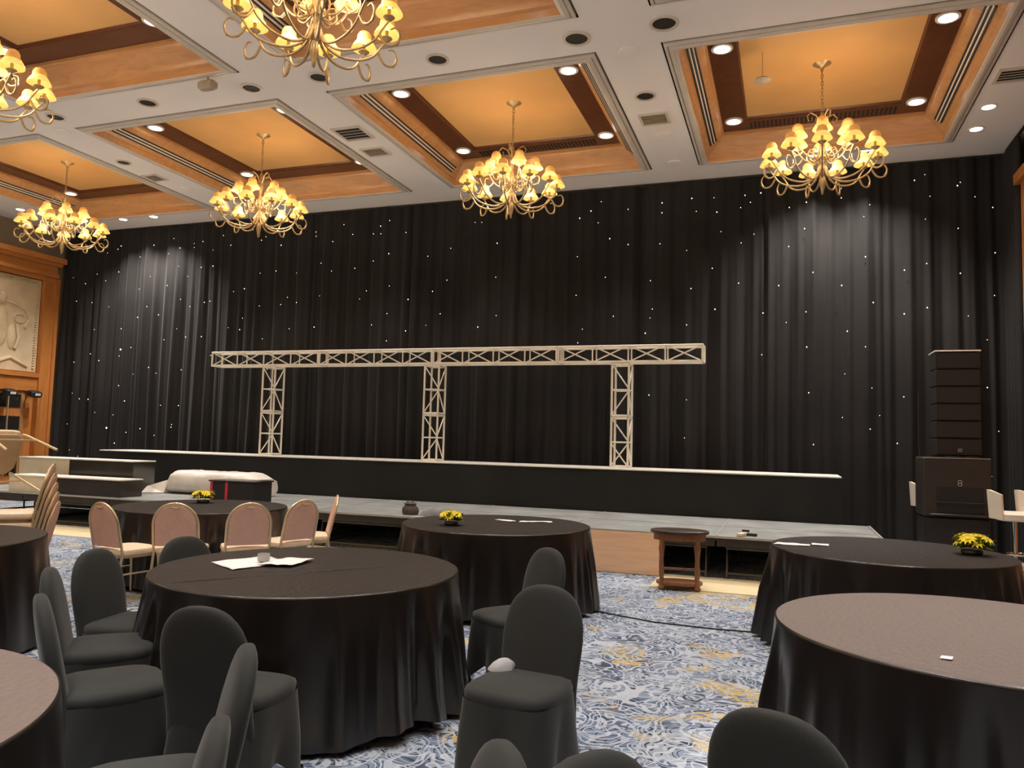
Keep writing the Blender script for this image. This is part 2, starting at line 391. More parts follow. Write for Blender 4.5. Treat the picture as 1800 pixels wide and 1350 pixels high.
# unlit round openings
hole_ring = MB().lathe([(.145, .002), (.145, -.014), (.115, -.016), (.112, .002)], 24).mesh('ring', 'trim', True)
hole_disc = MB().lathe([(.113, -.004), (.0001, -.004)], 24).mesh('recess', 'hole')
hl = ['right of the middle top chandelier', 'below the middle top chandelier', 'above the near edge of second coffer', 'above the left corner of second coffer', 'beside the cut-off left chandelier', 'top right, above the rightmost coffer', 'between third coffer and sprinkler ring', 'between third and rightmost coffers', 'between leftmost and second coffers']
for (x, y, rr), t in zip([(-4.09, 8.45, 1), (-5.8, 8.44, 1), (-6.88, 8.45, 1), (-8.65, 8.42, 1), (-10.42, 8.42, 1), (-1.29, 8.42, 1.15), (-2.31, 8.46, 1.15), (-1.8, 10.18, 1), (-10.99, 10.25, .9)], hl):
    o = empty('ceiling_opening', (x, y, H), 0, 'dark unlit round ceiling fitting ' + t, 'ceiling light', 'unlit round ceiling fittings'); o.scale = (rr, rr, 1)
    inst('ring', hole_ring, o); inst('recess', hole_disc, o)
flush = MB().lathe([(.12, .0), (.12, -.012), (.105, -.014), (.0001, -.012)], 24).mesh('flush_disc', 'ceiling', True)
for (x, y), t in zip([(-1.79, 8.93), (-1.78, 11.61), (-1.76, 12.82), (-10.85, 8.9), (-10.98, 11.75)], ['nearest of three right of third coffer', 'middle of three right of third coffer', 'closest to the curtain right of third coffer', 'beyond the cut-off left chandelier', 'between leftmost and second coffers']):
    tag(inst('ceiling_cover_plate', flush, None, (x, y, H)), 'flush round cover plate in ceiling, ' + t, 'cover plate', 'flush ceiling cover plates')
def vent(x, y, sx, sy, lab, dark=False):
    o = empty('air_vent', (x, y, H), 0, lab, 'vent', 'ceiling air vents')
    MB().box((0, 0, -.004), (sx - .02, sy - .02, .006)).build('backing', 'hole' if dark else 'vent', o)
    MB().rectsweep(-sx / 2, sx / 2, -sy / 2, sy / 2, [(0, 0), (0, -.02), (.035, -.022), (.04, -.002)]).build('frame', 'trim', o)
    n = 5
    for i in range(n):
        MB().box((0, -sy / 2 + .06 + (sy - .12) * i / (n - 1), -.012), (sx - .08, .02, .008), (radians(25), 0, 0)).build('slat', 'trim' if dark else 'vent', o)
vent(-6.36, 10.22, .5, .5, 'square ceiling air vent with dark diamond louvres', True)
vent(-6.4, 11.0, .42, .36, 'small brown slatted vent beyond the square louvred one')
vent(-11.07, 11.05, .34, .34, 'brown vent between leftmost and second coffers')
vent(-1.8, 10.95, .42, .4, 'brown square vent between third and rightmost coffers')
vent(2.72, 10.85, .5, .4, 'dark vent beside the right edge of the ceiling', True)
o = empty('ceiling_speaker', (-7.2, 7.98, H), 0, 'small grey box hanging at the corner of top left coffer', 'ceiling device')
MB().tube([(0, 0, 0), (0, 0, -.08)], .012).build('stem', 'sensor', o); MB().box((0, 0, -.14), (.26, .14, .12), bev=.03).build('body', 'sensor', o)
o = empty('smoke_detector', (-.29, 10.2, H + .40), 0, 'beige disc hanging on a thin wire inside rightmost coffer', 'detector')
MB().tube([(0, 0, 0), (0, 0, -.36)], .004, 5).build('wire', 'sensor', o); MB().lathe([(.0001, -.36), (.09, -.365), (.11, -.385), (.07, -.40), (.0001, -.405)], 20).build('disc', 'sensor', o, True)

# ------------------------------------------------------------------ left wall joinery
o = empty('wood_door_surround', (X0, 0, 0), 0, 'orange wood surround with cornice framing a stone relief, left wall', 'panelling')
def bx(name, x0, x1, y0, y1, z0, z1, mat, par, bev=0): return MB().box(((x0 + x1) / 2, (y0 + y1) / 2, (z0 + z1) / 2), (x1 - x0, y1 - y0, z1 - z0), bev=bev).build(name, mat, par)
bx('backboard', 0, .05, 9.6, 13.6, 0, 5.4, 'orange', o)
st = bx('stile', .05, .16, 13.22, 13.6, 0, 5.1, 'orange', o)
for (a, b_) in ((13.22, 13.27), (13.52, 13.6)): bx('bead', .16, .2, a, b_, 0, 5.1, 'orange', st)
bx('stile', .05, .16, 9.6, 10.2, 0, 5.1, 'orange', o)
mb = MB()
for (z0, z1, d) in ((5.02, 5.12, .18), (5.12, 5.22, .24), (5.22, 5.38, .20), (5.38, 5.46, .30), (5.46, 5.58, .38)): mb.box((d / 2, 11.6, (z0 + z1) / 2), (d, 3.62 + d, z1 - z0))
mb.build('cornice', 'orange_h', o)
bx('rail', .05, .15, 10.2, 13.22, 2.42, 2.84, 'orange_h', o); bx('rail', .15, .2, 10.2, 13.22, 2.74, 2.84, 'orange_h', o)
rel = bx('relief_panel', .05, .09, 10.2, 13.2, 2.86, 5.0, 'stone', o)
mb = MB()
for i in range(34):
    z = 2.95 + i * .06
    mb.lathe([(.0001, .03), (.02, .02), (.032, 0), (.02, -.02), (.0001, -.03)], 7, (.10, 13.12, z))
for i in range(46):
    mb.lathe([(.0001, .03), (.02, .02), (.032, 0), (.02, -.02), (.0001, -.03)], 7, (.10, 10.3 + i * .062, 4.93))
tag(mb.build('carved_border', 'stone', rel, True), kind='stuff')
def blob(mb, y, z, ry, rz, d=.05):
    n = 14; rings = []
    for i in range(5):
        t = i / 4 * pi / 2
        rings.append([(.09 + d * sin(t), y + ry * cos(t) * cos(a), z + rz * cos(t) * sin(a)) for a in [2 * pi * j / n for j in range(n)]])
    mb.loft(rings, False, True)
mb = MB()
mb.tube([(.095, y, z) for y, z in ((12.2, 4.55), (12.35, 4.4), (12.6, 4.36), (12.85, 4.25), (12.95, 4.05), (12.85, 3.85))], .035, 6)
mb.tube([(.095, y, z) for y, z in ((12.3, 3.05), (12.55, 3.15), (12.8, 3.05), (12.98, 2.98))], .04, 6)
mb.tube([(.095, y, z) for y, z in ((11.9, 4.5), (12.0, 4.1), (11.95, 3.7), (12.1, 3.3))], .05, 6)
mb.tube([(.095, 12.72 + .14 * cos(a), 4.05 + .1 * sin(a)) for a in [i * pi / 8 for i in range(17)]], .02, 6)
mb.tube([(.095, y, z) for y, z in ((12.66, 3.92), (12.72, 3.6), (12.64, 3.35))], .05, 6)
mb.build('raised_drapery', 'stone', rel, True)
mb = MB(); blob(mb, 12.3, 3.8, .16, .45); blob(mb, 12.28, 4.45, .11, .14); blob(mb, 12.55, 3.6, .1, .3); blob(mb, 11.6, 3.9, .2, .5); blob(mb, 11.5, 4.5, .12, .15); blob(mb, 10.9, 3.7, .2, .6); mb.build('raised_figures', 'stone', rel, True)
# glazed doors under the relief
dr = bx('door_1', .05, .10, 10.2, 12.98, 0, 2.4, 'orange', None); dr.location.x += X0; dr['kind'] = 'structure'; dr['label'] = 'orange wood double door with small dark panes'
cols = [10.35 + i * .32 for i in range(8)]
for i, y in enumerate(cols):
    for j, (z0, z1) in enumerate(((2.02, 2.34), (1.52, 1.84), (1.18, 1.50), (.84, 1.16), (.5, .82))):
        MB().box((.11, y + .14, (z0 + z1) / 2), (.02, .27, z1 - z0 - .02)).build('pane', 'glass_dark', dr)
for j in range(9): MB().box((.12, 10.33 + j * .32, 1.42), (.03, .022, 1.85)).build('muntin', 'brass', dr)
for z in (1.51, 1.17, .83): MB().box((.12, 11.62, z), (.03, 2.6, .018)).build('muntin', 'brass', dr)
for y, t in ((13.02, 'right of the pair'), (12.42, 'left of the pair, at the frame edge')):
    q = empty('wall_spotlight', (X0 + .16, y, 2.36), 0, 'small black spotlight on the wood door surround, ' + t, 'spotlight', 'black spotlights on the door surround')
    MB().box((.06, 0, .05), (.12, .05, .04)).build('bracket', 'hole', q)
    MB().box((.19, 0, -.01), (.18, .26, .13), (0, radians(18), 0), .02).build('body', 'cabinet', q); MB().box((.29, .0, -.03), (.01, .13, .05), (0, radians(18), 0)).build('label_plate', 'paper', q)
    MB().tube([(.1, -.1, -.05), (.03, -.12, -.2), (.02, -.1, -.34)], .008, 5).build('cable', 'hole', q)
# right wall panelling
o = empty('wood_wall_panel', (X1, 0, 0), 0, 'orange wood panelling strip on the right wall beside the curtain', 'panelling')
bx('backboard', -.06, 0, 8.2, 12.9, 0, 5.5, 'orange', o); bx('stile', -.12, -.06, 12.6, 12.9, 0, 5.5, 'orange', o); bx('cornice', -.2, 0, 8.1, 12.95, 5.5, 5.65, 'orange_h', o)
tag(bx('ceiling_track', -.0, .03, 8.5, 13.6, H - .04, H - .005, 'hole', None), 'black curtain rail along the ceiling edge at right', 'rail').location = (X1 - .14, 0, 0)

# ------------------------------------------------------------------ star curtain
cur = empty('star_curtain', (0, 13.76, 0), 0, 'floor-to-ceiling black pleated curtain dotted with tiny star lights', 'curtain')
def pleat(x, z):
    t = 1 - z / H
    a = sin(x * 23 + 2.2 * sin(x * 1.7) + .5 * sin(z * .8 + x)) * .035 + sin(x * 9.3 + 1.1 * sin(x * .9 + 2)) * .045 + sin(x * 47 + 3 * sin(x * 2.1)) * .010
    return a * (.55 + .6 * t) + .02 * sin(x * 3.1 + z * .5)
edges = [-16.4, -14.1, -11.7, -9.4, -7.1, -4.8, -2.5, -.35, 1.5, 3.28]
for e in range(len(edges) - 1):
    a, b_ = edges[e] - .02, edges[e + 1] + .02
    n = int((b_ - a) / .016); rows = 14; V = []; F = []
    for j in range(rows + 1):
        z = .02 + (H - .06) * j / rows
        for i in range(n + 1):
            x = a + (b_ - a) * i / n
            ed = min(x - a, b_ - x); dip = .07 * math.exp(-(ed / .05) ** 2)
            V.append((x, pleat(x, z) + dip, z))
    for j in range(rows):
        for i in range(n):
            q = j * (n + 1) + i; F.append((q, q + 1, q + n + 2, q + n + 1))
    MB().add(V, F).build('curtain_panel', 'curtain', cur, 180)
# return along right wall
V = []; F = []; n = 90
for j in range(2):
    for i in range(n + 1):
        y = -.85 + .8 * i / n; V.append((3.22 + .035 * sin(i * .75), y, .02 if j == 0 else H - .05))
for i in range(n): F.append((i, i + 1, i + n + 2, i + n + 1))
MB().add(V, F).build('side_panel', 'curtain', cur, 180)
MB().tube([(-16.4, .0, H - .025), (3.25, .0, H - .025)], .02, 6).build('curtain_rail', 'hole', cur)
STARS = [(-3.2,5.98),(-3.39,5.82),(-3.6,5.7),(-3.25,5.59),(-2.7,5.8),(-2.09,5.87),(-2.09,5.69),(-1.57,5.91),(-1.49,5.67),(-1.14,5.63),(-1.19,5.89),(-0.67,5.89),(-0.58,5.76),(-0.41,5.91),(-0.74,5.68),(-0.52,5.2),(0.05,5.62),(0.32,5.69),(0.29,5.24),(0.04,4.95),(0.86,5.72),(0.86,5.88),(1.29,5.57),(1.2,5.38),(1.22,4.71),(1.95,5.92),(2.1,6),(2.17,5.64),(2.6,5.83),(2.56,5.78),(2.8,5.58),(3.04,5.39),(2.1,5.27),(2.56,5.09),(2.11,4.55),(1.79,4.46),(3.06,4.67),(2.58,4.37),(1.19,6.05),(-3.03,5.28),(-2.69,5.15),(-3.63,4.98),(-2.12,5.13),(-1.65,4.98),(-1.07,5.28),(-0.73,5.06),(-1.21,4.64),(-3.1,4.57),(-2.28,4.47),(-1.57,4.3),(-3.64,4.26),(-0.77,4.36),(-0.12,4.29),(0.42,4.49),(0.86,4.25),(-2.24,3.96),(-1.16,3.92),(-0.37,3.83),(0.31,3.83),(1.33,3.95),(-0,3.66),(-2.94,3.85),(-2.28,3.8),(-1.64,3.66),(-2.36,3.53),(-3.51,3.63),(-3.59,3.38),(0.94,3.49),(1.78,3.75),(2.11,3.84),(2.68,3.69),(3.04,4),(0.32,3.24),(1.21,3.23),(-0.39,3.12),(0.9,2.79),(1.3,2.56),(0.35,2.48),(-2.28,2.43),(-1.63,2.35),(1.76,2.42),(2.93,3.31),(2.92,2.57),(0.86,2.08),(1.41,2.12),(1.27,1.9),(1.66,1.68),(0.42,1.63),(-1.66,1.69),(3.06,1.9),(2.95,1.21),(2.06,1.06),(-14.96,5.7),(-14.65,5.77),(-14.56,5.84),(-13.97,5.55),(-13.59,5.8),(-13.03,5.92),(-12.84,5.69),(-13.15,5.58),(-12.45,5.77),(-12.21,5.8),(-11.92,5.59),(-12.44,5.68),(-12.85,5.28),(-12.22,5.22),(-11.9,5.23),(-12.58,5.03),(-13.64,5.08),(-13.14,4.85),(-13.94,4.8),(-14.58,5.23),(-14.96,5.04),(-15.23,5.21),(-15.97,5.16),(-15.58,5),(-15.82,4.59),(-15.33,4.54),(-14.81,4.42),(-13.69,4.39),(-12.74,4.52),(-12.47,4.35),(-12.08,4.43),(-11.93,4.45),(-13.34,4.19),(-13.94,4.15),(-12.8,3.86),(-12.11,3.67),(-12.54,3.67),(-13.14,3.62),(-14.4,3.9),(-15.21,3.9),(-14.08,3.46),(-15.28,3.33),(-15.77,3.14),(-15.01,3.17),(-14.41,3.27),(-13.53,3),(-13.31,2.87),(-13.97,2.85),(-12.61,2.94),(-14.37,2.59),(-11.83,3.25),(-15.76,2.41),(-15.53,2.28),(-15.26,2.27),(-14.17,2.24),(-14.48,1.92),(-15.03,1.97),(-13.13,2.15),(-12.63,2.15),(-12.79,1.73),(-12.8,1.67),(-13.67,1.62),(-13.26,1.48),(-14.07,1.53),(-15.85,1.69),(-14.39,1.28),(-15.73,1.09),(-15.46,0.95),(-11.66,5.9),(-11.45,5.67),(-10.65,5.73),(-10.54,5.8),(-10.89,5.98),(-10.14,5.59),(-9.29,5.82),(-9.28,5.73),(-8.87,5.59),(-8.62,5.93),(-8.4,5.71),(-7.92,5.69),(-7.76,5.84),(-7.75,5.68),(-7.18,5.67),(-7.56,5.94),(-5.69,5.77),(-5.55,5.76),(-5.22,5.33),(-6.19,5.29),(-6.68,5.16),(-7.55,5.26),(-7.9,5.13),(-8.32,5),(-8.87,4.97),(-9.13,5.15),(-10.64,5.01),(-10.24,5.04),(-9.72,4.97),(-11.31,4.64),(-11.03,4.69),(-9.92,4.46),(-10.08,4.31),(-9.13,4.46),(-9.69,4.34),(-10.62,4.3),(-8.18,4.36),(-8.03,4.52),(-7.51,4.6),(-7.08,4.31),(-6.55,4.45),(-6.25,4.66),(-5.23,4.67),(-11.04,4.05),(-11.4,3.85),(-11.1,3.8),(-10.5,3.59),(-9.84,3.79),(-9.23,3.81),(-7.88,3.82),(-7.54,4.04),(-6.37,4),(-6.67,3.78),(-7.11,3.68),(-7.53,3.49),(-5.57,3.72),(-5.2,3.93),(-10.34,2.94)]
BIG = {(-.2)}
ico = MB().lathe([(.0001, .012), (.007, .005), (.009, 0), (.007, -.005), (.0001, -.012)], 7).mesh('star_light', 'star')
rs = random.Random(3)
for (x, z) in STARS:
    s = inst('star_light', ico, cur, (x, pleat(x, z) - .085 if False else -.1, z)); q = rs.choice((.7, .8, .9, 1.0, 1.15)); s.scale = (q, q, q)
for (x, z) in ((-14.38, 3.42), (-14.65, 1.62)):
    s = inst('star_light', ico, cur, (x, -.1, z)); s.scale = (2, 2, 2)

# ------------------------------------------------------------------ stage
dk = empty('stage_deck', (0, 0, 0), 0, 'low grey stage of modular decks with open metal underframe', 'stage')
ex = [1.07 - i * 1.85 for i in range(9)]
for i in range(8):
    for (ya, yb) in ((9.5, 10.7), (10.7, 11.9)):
        xa, xb = ex[i + 1], ex[i]
        MB().box(((xa + xb) / 2, (ya + yb) / 2, .48), (xb - xa - .012, yb - ya - .012, .06), bev=.004).build('deck_panel', 'deck', dk)
    if i: MB().box((ex[i], 10.7, .512), (.022, 2.38, .006)).build('seam_strip', 'deckedge', dk)
MB().box(((ex[0] + ex[-1]) / 2, 10.7, .512), (ex[0] - ex[-1], .016, .005)).build('seam_strip', 'deckedge', dk)
MB().box(((ex[0] + ex[-1]) / 2, 9.485, .50), (ex[0] - ex[-1], .02, .025)).build('edge_rail', 'deckedge', dk)
MB().box((ex[0] + .012, 10.7, .49), (.03, 2.42, .05)).build('edge_rail', 'deckedge', dk)
for i in range(8): MB().box(((ex[i] + ex[i + 1]) / 2, 9.51, .44), (1.83, .03, .10)).build('fascia', 'fascia', dk)
for i in range(8):
    xa, xb = ex[i + 1] + .12, ex[i] - .12
    mb = MB()
    for y in (9.62, 11.6):
        mb.tube([(xa, y, .06), (xa, y, .36), (xb, y, .36), (xb, y, .06)], .018, 6); mb.tube([(xa, y, .07), (xb, y, .07)], .016, 6)
    for x in (xa, xb): mb.tube([(x, 9.62, .36), (x, 11.6, .36)], .016, 6); mb.tube([(x, 9.62, .07), (x, 11.6, .07)], .016, 6); mb.tube([(x, 9.62, .07), (x, 10.4, .42)], .012, 6)
    fr = mb.build('folding_frame', 'frame', dk, True)
    for x in (xa, xb):
        for y in (9.62, 11.6): MB().lathe([(.0001, 0), (.035, 0), (.035, .03), (.018, .07), (.0001, .07)], 10, (x, y, 0)).build('caster', 'frame', fr, True)
MB().box((-6.5, 11.75, .22), (15.0, .03, .40)).build('back_skirt', 'skirt', dk)
pf = empty('stage_platform', (0, 0, 0), 0, 'long black-draped upper platform with thin white top edge', 'stage')
MB().box((-6.08, 12.42, .835), (13.64, .96, .64)).build('platform_core', 'skirt', pf)
V = []; F = []; n = 700
for j in range(4):
    for i in range(n + 1):
        x = -12.9 + 13.64 * i / n; z = .515 + .635 * j / 3
        V.append((x, 11.915 - .008 * sin(x * 2.3) - .012 * (1 - j / 3) * sin(x * 5 + sin(x * 1.3) * 2) - .01, z))
for j in range(3):
    for i in range(n): q = j * (n + 1) + i; F.append((q, q + 1, q + n + 2, q + n + 1))
MB().add(V, F).build('front_drape', 'skirt', pf, 180)
MB().box((-6.08, 12.42, .26), (13.6, .9, .51)).build('lower_core', 'skirt', pf)
for i in range(7):
    a = -12.9 + i * 13.64 / 7
    MB().box((a + 13.64 / 14, 12.4, 1.167), (13.64 / 7 - .006, 1.02, .022), bev=.004).build('top_board', 'white_edge', pf)
# truss
tr = empty('lighting_truss', (0, 0, 0), 0, 'aluminium box truss goal post with three legs standing on the stage', 'truss')
def truss_section(L, bays, w_, h_, pattern='X'):
    """section along local x from 0 to L, width y, height z"""
    fr = MB(); r = .019
    for y in (-w_ / 2, w_ / 2):
        for z in (-h_ / 2, h_ / 2): fr.tube([(0, y, z), (L, y, z)], r, 6)
    for x in (.012, L - .012):
        for y in (-w_ / 2, w_ / 2): fr.tube([(x, y, -h_ / 2), (x, y, h_ / 2)], .019, 6)
        for z in (-h_ / 2, h_ / 2): fr.tube([(x, -w_ / 2, z), (x, w_ / 2, z)], .019, 6)
    posts = []; br = []
    for i in range(bays):
        a = L * i / bays + .02; b_ = L * (i + 1) / bays - .02
        if i: 
            for y in (-w_ / 2, w_ / 2): posts.append([(L * i / bays, y, -h_ / 2), (L * i / bays, y, h_ / 2)])
            for z in (-h_ / 2, h_ / 2): posts.append([(L * i / bays, -w_ / 2, z), (L * i / bays, w_ / 2, z)])
        for y in (-w_ / 2,):
            if pattern == 'X' or (pattern == 'M' and i == 0):
                br += [[(a, y, -h_ / 2), (b_, y, h_ / 2)], [(a, y, h_ / 2), (b_, y, -h_ / 2)]]
            else:
                s = 1 if i % 2 else -1
                br.append([(a, y, -s * h_ / 2), (b_, y, s * h_ / 2)])
        for z in ((-h_ / 2,) if pattern != 'X' else ()):
            s = 1 if i % 2 else -1
            br.append([(a, -s * w_ / 2, z), (b_, s * w_ / 2, z)])
    return fr.mesh('truss_section', 'truss', True), [MB().tube(p, .013, 6).mesh('cross_bar', 'truss', True) for p in posts], [MB().tube(p, .0115, 6).mesh('diagonal_brace', 'truss', True) for p in br]
def place_section(data, name, loc, rot):
    s = inst(name, data[0], tr, loc, rot)
    for p in data[1]: inst('cross_bar', p, s)
    for b_ in data[2]: inst('diagonal_brace', b_, s)
bxs = [-10.52, -8.10, -5.80, -3.54, -1.20]
YT = 12.32
for i in range(4):
    L = bxs[i + 1] - bxs[i] - .01
    place_section(truss_section(L, 4, .28, .25, 'X'), 'beam_section', (bxs[i] + .005, YT, 2.993), (0, 0, 0))
for q, x in enumerate((-9.17, -5.80, -2.49)):
    for z0, L in ((1.185, .80), (1.992, .85)):
        place_section(truss_section(L, 2, .28, .27, 'M' if (q == 2 and z0 < 1.5) else 'Z'), 'leg_section', (x, YT, z0), (0, -pi / 2, 0))
    MB().box((x, YT, 1.183), (.34, .34, .008)).build('base_plate', 'truss', tr)

# ------------------------------------------------------------------ things on / before the stage
o = empty('plywood_panel', (0, 0, 0), 0, 'sheet of light plywood leaning against the stage front by side table', 'board')
MB().box((-2.21, 9.44, .25), (1.56, .018, .49), (radians(-2), 0, 0)).build('board', 'plywood', o)
def step_box(name, x0, x1, xc, y0, y1, z0, z1, lab):
    o = empty(name, (0, 0, 0), 0, lab, 'stage box')
    bx('core', x0 + .01, x1 - .01, y0 + .02, y1 - .01, z0, z1 - .02, 'gloss', o)
    bx('cream_panel', x0, xc, y0, y0 + .02, z0, z1 - .02, 'cream', o); bx('black_panel', xc + .004, x1, y0, y0 + .02, z0, z1 - .02, 'gloss', o)
    bx('top_board', x0, x1, y0 - .02, y1, z1 - .02, z1, 'white_edge', o, .004)
step_box('stage_box', -13.03, -10.40, -11.84, 10.3, 10.8, .512, 1.055, 'tall long box with cream left panel and glossy black right panel')
step_box('stage_box', -12.3, -9.87, -11.5, 9.56, 10.0, .512, .79, 'low long box with bright top edge in front of taller box')
# wrapped bundle
mb = MB(); rings = []; rb = random.Random(5)
for i in range(25):
    t = i / 24; x = -10.2 + 1.95 * t
    hh = .40 * min(1, .35 + t * 5) * (1 - .25 * max(0, (t - .9) / .1)); wd = .34 * min(1, .5 + 4 * t)
    ring = []
    for j in range(24):
        a = 2 * pi * j / 24; r = 1 + .09 * noise.noise((x * 3, cos(a) * 2, sin(a) * 2)) + .05 * noise.noise((x * 9, cos(a) * 5, sin(a) * 5))
        cx_, cz_ = cos(a), sin(a); e = .6
        px = abs(cx_) ** e * (1 if cx_ > 0 else -1); pz = abs(cz_) ** e * (1 if cz_ > 0 else -1)
        ring.append((x, 11.0 + wd * px * r, .512 + max(0, hh / 2 * (1 + pz * r))))
    rings.append(ring)
mb.loft(rings)
o = empty('wrapped_bundle', (0, 0, 0), 0, 'long bundle wrapped in white plastic lying on the stage', 'bundle')
mb.build('wrapping', 'plastic', o, 60)
mb = MB(); V = [(-10.15, 10.75, .6), (-10.15, 11.2, .62), (-10.75, 10.5, .516), (-10.7, 10.9, .53), (-10.45, 10.6, .56), (-10.4, 11.0, .60)]
mb.loft([[(-10.1, 10.7, .52), (-10.1, 10.8, .74), (-10.1, 11.2, .74), (-10.1, 11.3, .52)], [(-10.35, 10.55, .52), (-10.4, 10.65, .63), (-10.4, 11.1, .66), (-10.4, 11.2, .52)], [(-10.6, 10.3, .515), (-10.6, 10.4, .54), (-10.6, 10.85, .55), (-10.6, 11.0, .515)]]); mb.build('loose_end', 'plastic', o)
o = empty('equipment_case', (-7.98, 10.05, .512), radians(3), 'black equipment case with two red vertical stripes on stage', 'case')
MB().box((0, 0, .155), (.80, .45, .31), bev=.008).build('body', 'cabinet', o); MB().box((0, 0, .322), (.84, .49, .022), bev=.004).build('lid', 'gloss', o)
for x in (-.37, -.10): MB().box((x, -.228, .155), (.045, .006, .305)).build('stripe', 'red', o)
o = empty('bag', (-4.9, 9.75, .512), 0, 'small dark crumpled bag at the stage edge behind back table', 'bag')
mb = MB(); mb.loft([[(.12 * cx1 * cos(a) * (1 + .2 * noise.noise((cos(a) * 3, sin(a) * 3, z * 9))), .1 * cx1 * sin(a) * (1 + .2 * noise.noise((cos(a) * 4, sin(a) * 2, z * 5 + 3))), z) for a in [2 * pi * j / 14 for j in range(14)]] for z, cx1 in ((0, .9), (.04, 1.05), (.09, .95), (.13, .6), (.15, .75), (.165, .5))]); mb.build('body', 'bag', o, True)
MB().tube([(-.06, 0, .14), (-.03, -.02, .19), (.03, -.02, .19), (.06, 0, .14)], .008, 6).build('handle', 'bag', o, True)
mb = MB(); mb.loft([[(-4.55 + s * (.22 * cos(a)) + dx, 9.8 + s * .16 * sin(a), .512 + z) for a in [2 * pi * j / 16 for j in range(16)]] for z, s, dx in ((0, 1, 0), (.05, .92, .02), (.09, .7, .05), (.115, .35, .07), (.12, .1, .08))])
tag(mb.build('folded_cloth', 'greycloth', None, True), 'heap of grey cloth lying on stage edge beside the bag', 'cloth')
o = empty('wood_block', (-.48, 9.68, .512), radians(-15), 'small cream wood offcut with black clamp lying on stage front', 'wood block')
MB().box((0, -.03, .02), (.07, .22, .035), bev=.004).build('block', 'cream', o); MB().box((.09, .04, .018), (.12, .04, .03), bev=.004).build('clamp', 'cabinet', o); MB().box((0, .09, .05), (.08, .04, .03), bev=.004).build('clamp', 'cabinet', o)
# cable
tag(MB().tube([(-1.85, 7.25, .008), (-1.5, 7.12, .008), (-1.1, 6.98, .008), (-.6, 6.95, .008), (-.1, 6.99, .008), (.2, 7.0, .008)], .006, 6).build('cable', 'hole'), 'thin dark cable lying across the patterned carpet', 'cable')
# side table (half round, wood)
o = empty('side_table', (-1.10, 8.72, 0), radians(8), 'oval-topped brown wooden side table with low shelf before the stage', 'table')
n = 32
def oval(rx, ry, z): return [(rx * cos(2 * pi * j / n), ry * sin(2 * pi * j / n), z) for j in range(n)]
MB().loft([oval(.30, .19, .60), oval(.315, .205, .61), oval(.315, .205, .632), oval(.30, .19, .64)]).build('tabletop', 'darkwood', o, True)
MB().loft([oval(.28, .17, .53), oval(.28, .17, .60)]).build('apron', 'brownwood', o, True)
for x in (-.19, .19):
    for y in (-.10, .10):
        MB().lathe([(.0001, .05), (.026, .05), (.022, .12), (.028, .2), (.02, .3), (.027, .40), (.034, .44), (.026, .47), (.026, .54), (.0001, .54)], 12, (x, y, 0)).build('leg', 'brownwood', o, True)
        MB().lathe([(.0001, 0), (.024, 0), (.034, .015), (.034, .035), (.024, .05), (.0001, .05)], 12, (x, y, 0)).build('foot', 'brownwood', o, True)
MB().loft([oval(.24, .15, .05), oval(.25, .16, .06), oval(.25, .16, .085), oval(.24, .15, .09)]).build('shelf', 'brownwood', o, True)
MB().tube([(-.19, .10, .20), (.19, .10, .20)], .012, 8).build('stretcher', 'brownwood', o, True)

# speakers
o = empty('subwoofer', (2.17, 12.25, 0), 0, 'large black subwoofer cabinet with slot ports under the line array', 'speaker')
MB().box((0, 0, 1.09), (.82, .70, .80), bev=.02).build('cabinet', 'subcab', o)
for z, hh in ((1.0, .19), (.80, .11)):
    MB().box((0.03, -.345, z), (.56, .02, hh)).build('port', 'hole', o)
MB().box((.03, -.36, .885), (.60, .03, .022), bev=.006).build('divider', 'cabinet', o); MB().box((.02, -.37, .72), (.74, .06, .03), bev=.01).build('lower_lip', 'gloss', o)
MB().box((0, -.35, 1.485), (.80, .01, .012)).build('top_edge', 'vent', o)
lg = MB(); 
lg.tube([(.028 * cos(a) * .8, 0, .018 + .018 * sin(a)) for a in [2 * pi * j / 12 for j in range(12)]], .0045, 5, closed=True)
lg.tube([(.028 * cos(a) * .9, 0, -.018 + .018 * sin(a)) for a in [2 * pi * j / 12 for j in range(12)]], .0045, 5, closed=True)
lg.build('badge', 'logo', o, loc=(.03, -.357, 1.15))
bs = empty('speaker_plinth', (2.17, 12.25, 0), 0, 'black plinth carrying the subwoofer at the stage right corner', 'plinth')
MB().box((0, .0, .34), (.80, .68, .68), bev=.015).build('body', 'cabinet', bs)
la = empty('line_array_speaker', (2.22, 12.25, 1.495), 0, 'tall black column of line array modules on the subwoofer', 'speaker')
for i in range(6):
    z = .02 + i * .238
    mo = MB().box((0, 0, z + .117), (.55, .45, .232), (radians(-1 + i * .4), 0, 0), .012).build('array_module', 'cabinet', la)
    MB().box((0, -.228, z + .117), (.50, .012, .20), (radians(-1 + i * .4), 0, 0)).build('grille', 'grille', mo)
MB().box((0, 0, 1.46), (.57, .47, .018), bev=.004).build('top_frame', 'white_edge', la)
lg = MB(); lg.box((0, 0, .014), (.045, .006, .007)); lg.box((0, 0, 0), (.05, .006, .007)); lg.box((0, 0, -.02), (.05, .006, .008)); lg.box((.024, 0, .007), (.007, .006, .02)); lg.box((-.024, 0, -.01), (.007, .006, .02))
lg.build('badge', 'logo', la, loc=(.01, -.24, .10))
MB().tube([(1.72, 11.9, 1.4), (1.71, 11.92, 1.7), (1.72, 11.95, 2.4)], .003, 5).build('cable', 'frame', None)
tag(bpy.data.objects['cable.' + '001'] if False else COL.objects[-1], 'thin cable rising beside the line array speaker', 'cable')

